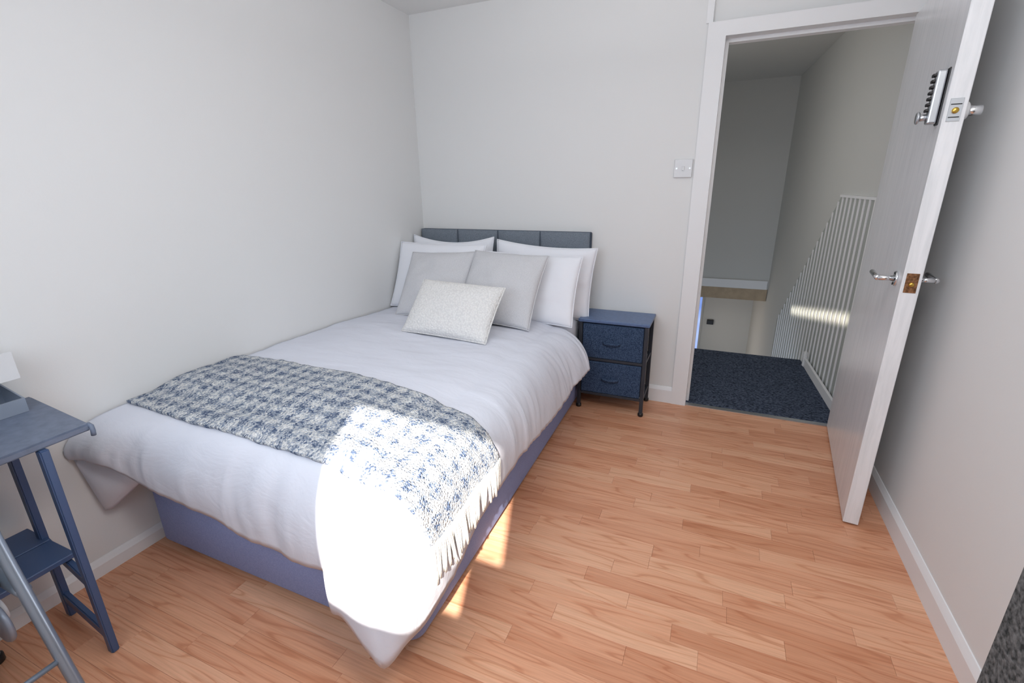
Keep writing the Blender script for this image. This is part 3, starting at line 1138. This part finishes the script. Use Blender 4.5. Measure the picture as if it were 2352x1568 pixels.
WG = 'white pillows at the head of the bed'
pillow('pillow', 'white pillow in the back row against the headboard, on the wall side', 'pillow', SHEET2, 0.60, 0.455, 0.13, (0.315, -0.215, 0.562), 9, 0, 0, 0.045, 1, WG, 1.1, sag=0.035)
pillow('pillow', 'white pillow in the back row against the headboard, on the nightstand side', 'pillow', SHEET2, 0.645, 0.430, 0.13, (0.938, -0.215, 0.557), 9, 0, -3.0, 0.045, 2, WG, 1.1, sag=0.012)
pillow('pillow', 'white pillow in the second row, its edge showing left of the grey cushions', 'pillow', SHEET2, 0.62, 0.425, 0.12, (0.318, -0.455, 0.590), 24, 0, 0, 0.04, 3, WG, 0.8)
pillow('pillow', 'white pillow in the second row, showing right of the grey cushions near the nightstand', 'pillow', SHEET2, 0.60, 0.40, 0.12, (0.928, -0.455, 0.572), 24, 0, -1, 0.04, 4, WG, 0.8)
CG = 'square light grey cushions'
pillow('cushion', 'square light grey cushion leaning nearest the left wall, behind the cream cushion', 'cushion', GREYCUSH, 0.45, 0.43, 0.13, (0.420, -0.655, 0.603), 38, 0, 3, 0.05, 5, CG, 0.9)
pillow('cushion', 'square light grey cushion on the nightstand side, overlapping the other grey one', 'cushion', GREYCUSH, 0.46, 0.445, 0.15, (0.830, -0.680, 0.603), 38, 0, -2, 0.05, 6, CG, 0.9)
pillow('cushion', 'small oblong cream textured cushion lying in front of the grey cushions', 'cushion', BOUCLE, 0.485, 0.315, 0.13, (0.718, -0.985, 0.612), 44, 0, -2, 0.03, 7, None, 0.5)

# ------------------------------------------------------------------ nightstand
ns = thing('nightstand', 'dark blue-grey fabric nightstand with two drawers on black metal legs', 'nightstand', (1.415, -0.145, 0), 0)
NX0, NX1, NY0, NY1 = -0.197, 0.203, -0.128, 0.128
obj('nightstand_top', bbox(NX0 - 0.004, NX1 + 0.006, NY0 - 0.004, NY1, 0.553, 0.572, 0.004, 2), NSTOP, ns)
for sx in (0, 1):
    for sy in (0, 1):
        x = NX0 + 0.011 if sx == 0 else NX1 - 0.011
        y = NY0 + 0.011 if sy == 0 else NY1 - 0.014
        l_ = obj('leg', bbox(x - 0.0105, x + 0.0105, y - 0.0105, y + 0.0105, 0.012, 0.553, 0.002, 1), DARKMET, ns)
        bm = cyl(bmesh.new(), (x, y, 0.0), (x, y, 0.024), 0.016, 14, 0.005); obj('foot_cap', bm, BLACK, l_, True)
for z in (0.095, 0.318):
    for q in ((NX0 + 0.02, NX1 - 0.02, NY0 + 0.004, NY0 + 0.020), (NX0 + 0.02, NX1 - 0.02, NY1 - 0.022, NY1 - 0.008),
              (NX0 + 0.004, NX0 + 0.018, NY0 + 0.021, NY1 - 0.023), (NX1 - 0.018, NX1 - 0.004, NY0 + 0.021, NY1 - 0.023)):
        obj('frame_rail', bbox(*q, z, z + 0.016, 0.002, 1), DARKMET, ns)
for z0, z1 in ((0.336, 0.545), (0.113, 0.314)):
    dr = obj('drawer', bbox(NX0 + 0.024, NX1 - 0.024, NY0 + 0.001, NY1 - 0.03, z0, z1, 0.006, 2), DRAWERF, ns)
    zc_ = (z0 + z1) / 2 - 0.005
    bm = bmesh.new()
    n = 10
    P = []
    for k in range(n + 1):
        u = k / n * 2 - 1
        x = 0.0 + u * 0.052
        yy = NY0 - 0.001 - 0.020 * (1 - u * u) ** 0.7
        P.append((x, yy))
    for th in (0,):
        vs = [[bm.verts.new((x, yy, zc_ + dz)) for x, yy in P] for dz in (-0.009, 0.009)]
        vb = [[bm.verts.new((x * 0.98, min(yy + 0.004, NY0 + 0.003), zc_ + dz)) for x, yy in P] for dz in (-0.009, 0.009)]
        for k in range(n):
            bm.faces.new((vs[0][k], vs[0][k + 1], vs[1][k + 1], vs[1][k]))
            bm.faces.new((vb[0][k], vb[1][k], vb[1][k + 1], vb[0][k + 1]))
            bm.faces.new((vs[0][k], vb[0][k], vb[0][k + 1], vs[0][k + 1]))
            bm.faces.new((vs[1][k], vs[1][k + 1], vb[1][k + 1], vb[1][k]))
        bm.faces.new((vs[0][0], vs[1][0], vb[1][0], vb[0][0]))
        bm.faces.new((vs[0][n], vb[0][n], vb[1][n], vs[1][n]))
    bmesh.ops.recalc_face_normals(bm, faces=bm.faces[:])
    obj('drawer_handle', bm, DRAWERF, dr, True)
bm = bmesh.new()
box(bm, NX0 + 0.03, NX1 - 0.03, NY1 - 0.012, NY1 - 0.006, 0.11, 0.55)
obj('back_panel', bm, DRAWERF, ns)

# ------------------------------------------------------------------ desk against the left wall
desk = thing('desk', 'narrow dark desk with splayed metal legs standing along the left wall', 'desk', (0, 0, 0))
bm = bmesh.new()
P = [(0.014, -2.250), (0.404, -2.284), (0.432, -3.12), (0.014, -3.12)]
lo = [bm.verts.new((x, y, 0.700)) for x, y in P]
hi = [bm.verts.new((x, y, 0.720)) for x, y in P]
bm.faces.new(list(lo)); bm.faces.new(list(reversed(hi)))
for k in range(4):
    bm.faces.new((lo[k], hi[k], hi[(k + 1) % 4], lo[(k + 1) % 4]))
bmesh.ops.recalc_face_normals(bm, faces=bm.faces[:])
bmesh.ops.bevel(bm, geom=bm.edges[:], offset=0.004, segments=2, affect='EDGES')
obj('desktop', bm, DESKTOP, desk)
# turned-down lip at the corner
bm = tube(bmesh.new(), [(0.395, -2.285, 0.716), (0.408, -2.284, 0.712), (0.411, -2.285, 0.700), (0.410, -2.286, 0.686)], 0.006, 8)
obj('corner_lip', bm, DESKTOP, desk, True)


def bar(bm, p0, p1, wx, wy):
    """rectangular bar between two points, cross section wx (along X) by wy (along Y)"""
    p0, p1 = Vector(p0), Vector(p1)
    d = (p1 - p0).normalized()
    if abs(d.z) > 0.5:
        a, b = Vector((1, 0, 0)), Vector((0, 1, 0))
    else:
        a, b = Vector((0, 1, 0)), Vector((0, 0, 1))
    v = []
    for p in (p0, p1):
        for sa, sb in ((-1, -1), (1, -1), (1, 1), (-1, 1)):
            v.append(bm.verts.new(p + a * sa * wx / 2 + b * sb * wy / 2))
    for f in ((0, 3, 2, 1), (4, 5, 6, 7), (0, 1, 5, 4), (1, 2, 6, 5), (2, 3, 7, 6), (3, 0, 4, 7)):
        bm.faces.new([v[i] for i in f])
    bmesh.ops.recalc_face_normals(bm, faces=bm.faces[:])
    return bm


def bevelled(bm, o=0.003):
    bmesh.ops.bevel(bm, geom=bm.edges[:], offset=o, segments=2, affect='EDGES')
    return bm


for y in (-2.385, -3.02):
    dy = 0 if y > -2.5 else 0
    obj('leg', bevelled(bar(bmesh.new(), (0.378, y - 0.004, 0.0), (0.404, y - 0.008, 0.699), 0.024, 0.020)), DESKMET, desk, label=None)
    obj('leg', bevelled(bar(bmesh.new(), (0.100, y + 0.02, 0.0), (0.150, y + 0.01, 0.699), 0.026, 0.020)), DESKMET, desk)
    obj('stretcher', bevelled(bar(bmesh.new(), (0.115, y + 0.018, 0.082), (0.378, y - 0.004, 0.066), 0.016, 0.036)), DESKMET, desk)
    obj('shelf_rail', bevelled(bar(bmesh.new(), (0.125, y + 0.016, 0.305), (0.386, y - 0.005, 0.262), 0.016, 0.032)), DESKMET, desk)
for x0, x1 in ((0.026, 0.155), (0.160, 0.292)):
    obj('shelf_board', bbox(x0, x1, -3.05, -2.366, 0.302, 0.318, 0.002, 1), DESKMET, desk)

# letter tray on the desk
tr = thing('letter_tray', 'grey two-tier letter tray on the far end of the desk by the wall', 'tray', (0, 0, 0.7205))
bm = bmesh.new()
box(bm, 0.02, 0.148, -2.62, -2.306, 0.0, 0.004)
box(bm, 0.144, 0.148, -2.62, -2.306, 0.004, 0.042)
box(bm, 0.02, 0.024, -2.62, -2.306, 0.004, 0.066)
v = [bm.verts.new(p) for p in ((0.024, -2.306, 0.004), (0.144, -2.306, 0.004), (0.144, -2.306, 0.042), (0.024, -2.306, 0.066),
                               (0.024, -2.310, 0.004), (0.144, -2.310, 0.004), (0.144, -2.310, 0.042), (0.024, -2.310, 0.066))]
for f in ((0, 3, 2, 1), (4, 5, 6, 7), (0, 1, 5, 4), (1, 2, 6, 5), (2, 3, 7, 6), (3, 0, 4, 7)):
    bm.faces.new([v[i] for i in f])
bmesh.ops.recalc_face_normals(bm, faces=bm.faces[:])
obj('lower_tray', bm, GREYMET, tr)
bm = bmesh.new()
box(bm, 0.026, 0.140, -2.61, -2.40, 0.005, 0.020)
obj('paper_stack', bm, PAPER, tr)
up_t = bmesh.new()
box(up_t, 0.03, 0.162, -2.62, -2.304, 0.104, 0.108)
box(up_t, 0.158, 0.162, -2.62, -2.304, 0.108, 0.182)
box(up_t, 0.03, 0.034, -2.62, -2.304, 0.108, 0.182)
box(up_t, 0.034, 0.158, -2.308, -2.304, 0.108, 0.170)
obj('upper_tray', up_t, PLASTIC, tr, label='white upper tray')
for x, y in ((0.03, -2.46), (0.03, -2.60), (0.142, -2.60)):
    bm = tube(bmesh.new(), [(x, y, 0.002), (x, y, 0.106)], 0.003, 8)
    obj('support_rod', bm, GREYMET, tr)

# ------------------------------------------------------------------ grey tubular chair at the desk
ch_ = thing('chair', 'grey tubular metal chair at the desk in the lower left corner', 'chair', (0, 0, 0))


def side_frame(y):
    return smoothpath([(0.690, y, 0.018), (0.622, y, 0.200), (0.560, y, 0.400), (0.520, y, 0.535), (0.500, y, 0.64), (0.494, y, 0.86)], 6)


for y in (-2.55, -2.95):
    bm = tube(bmesh.new(), side_frame(y), 0.0125, 14); obj('rear_leg', bm, TUBE, ch_, True)
    bm = tube(bmesh.new(), smoothpath([(0.10, y - 0.0, 0.018), (0.16, y, 0.25), (0.22, y, 0.42), (0.30, y, 0.45), (0.545, y, 0.45)], 6), 0.0150, 12); obj('front_leg', bm, TUBE, ch_, True)
    for x in (0.690, 0.10):
        bm = cyl(bmesh.new(), (x, y, 0), (x, y, 0.03), 0.021, 14, 0.004); obj('foot', bm, BLACK, ch_, True)
bm = tube(bmesh.new(), [(0.601, -2.55, 0.268), (0.601, -2.95, 0.268)], 0.0065, 12); obj('stretcher', bm, TUBE, ch_, True)
obj('seat', bbox(0.09, 0.50, -2.93, -2.57, 0.45, 0.485, 0.014, 3), CHESTF, ch_)
obj('backrest', bbox(0.478, 0.500, -2.93, -2.57, 0.66, 0.86, 0.008, 3), CHESTF, ch_)
bm = cyl(bmesh.new(), (0.385, -2.575, 0.305), (0.385, -2.562, 0.305), 0.058, 28, 0.004)
br = obj('pivot_plate', bm, GREYMET, ch_, True)
bm = bmesh.new(); box(bm, 0.33, 0.40, -2.572, -2.565, 0.35, 0.45); obj('pivot_bracket', bm, GREYMET, br)
bm = cyl(bmesh.new(), (0.368, -2.562, 0.325), (0.368, -2.550, 0.325), 0.030, 24, 0.003)
obj('pivot_cap', bm, PLASTIC, br, True)

# ------------------------------------------------------------------ charcoal fabric drawer chest at the right edge
cs = thing('fabric_cabinet', 'tall cabinet covered in speckled charcoal felt at the right edge by the wall', 'cabinet', (0, 0, 0))
CX0, CX1, CY0, CY1 = 2.380, 2.655, -2.72, -2.086
obj('cabinet_body', bbox(CX0 + 0.012, CX1, CY0, CY1, 0.05, 1.02, 0.008, 2), CHESTF, cs)
d_ = obj('front_panel', bbox(CX0, CX0 + 0.013, CY0 + 0.002, CY1, 0.05, 1.02, 0.004, 2), CHESTF, cs)
bm = tube(bmesh.new(), [(CX0 + 0.002, -2.62, 0.55), (CX0 - 0.018, -2.62, 0.57), (CX0 - 0.018, -2.62, 0.68), (CX0 + 0.002, -2.62, 0.70)], 0.005, 8)
obj('panel_handle', bm, BLACK, d_, True)
for x in (CX0 + 0.03, CX1 - 0.03):
    for y in (CY0 + 0.03, CY1 - 0.03):
        bm = cyl(bmesh.new(), (x, y, 0.0), (x, y, 0.055), 0.016, 12, 0.003); obj('leg', bm, BLACK, cs, True)
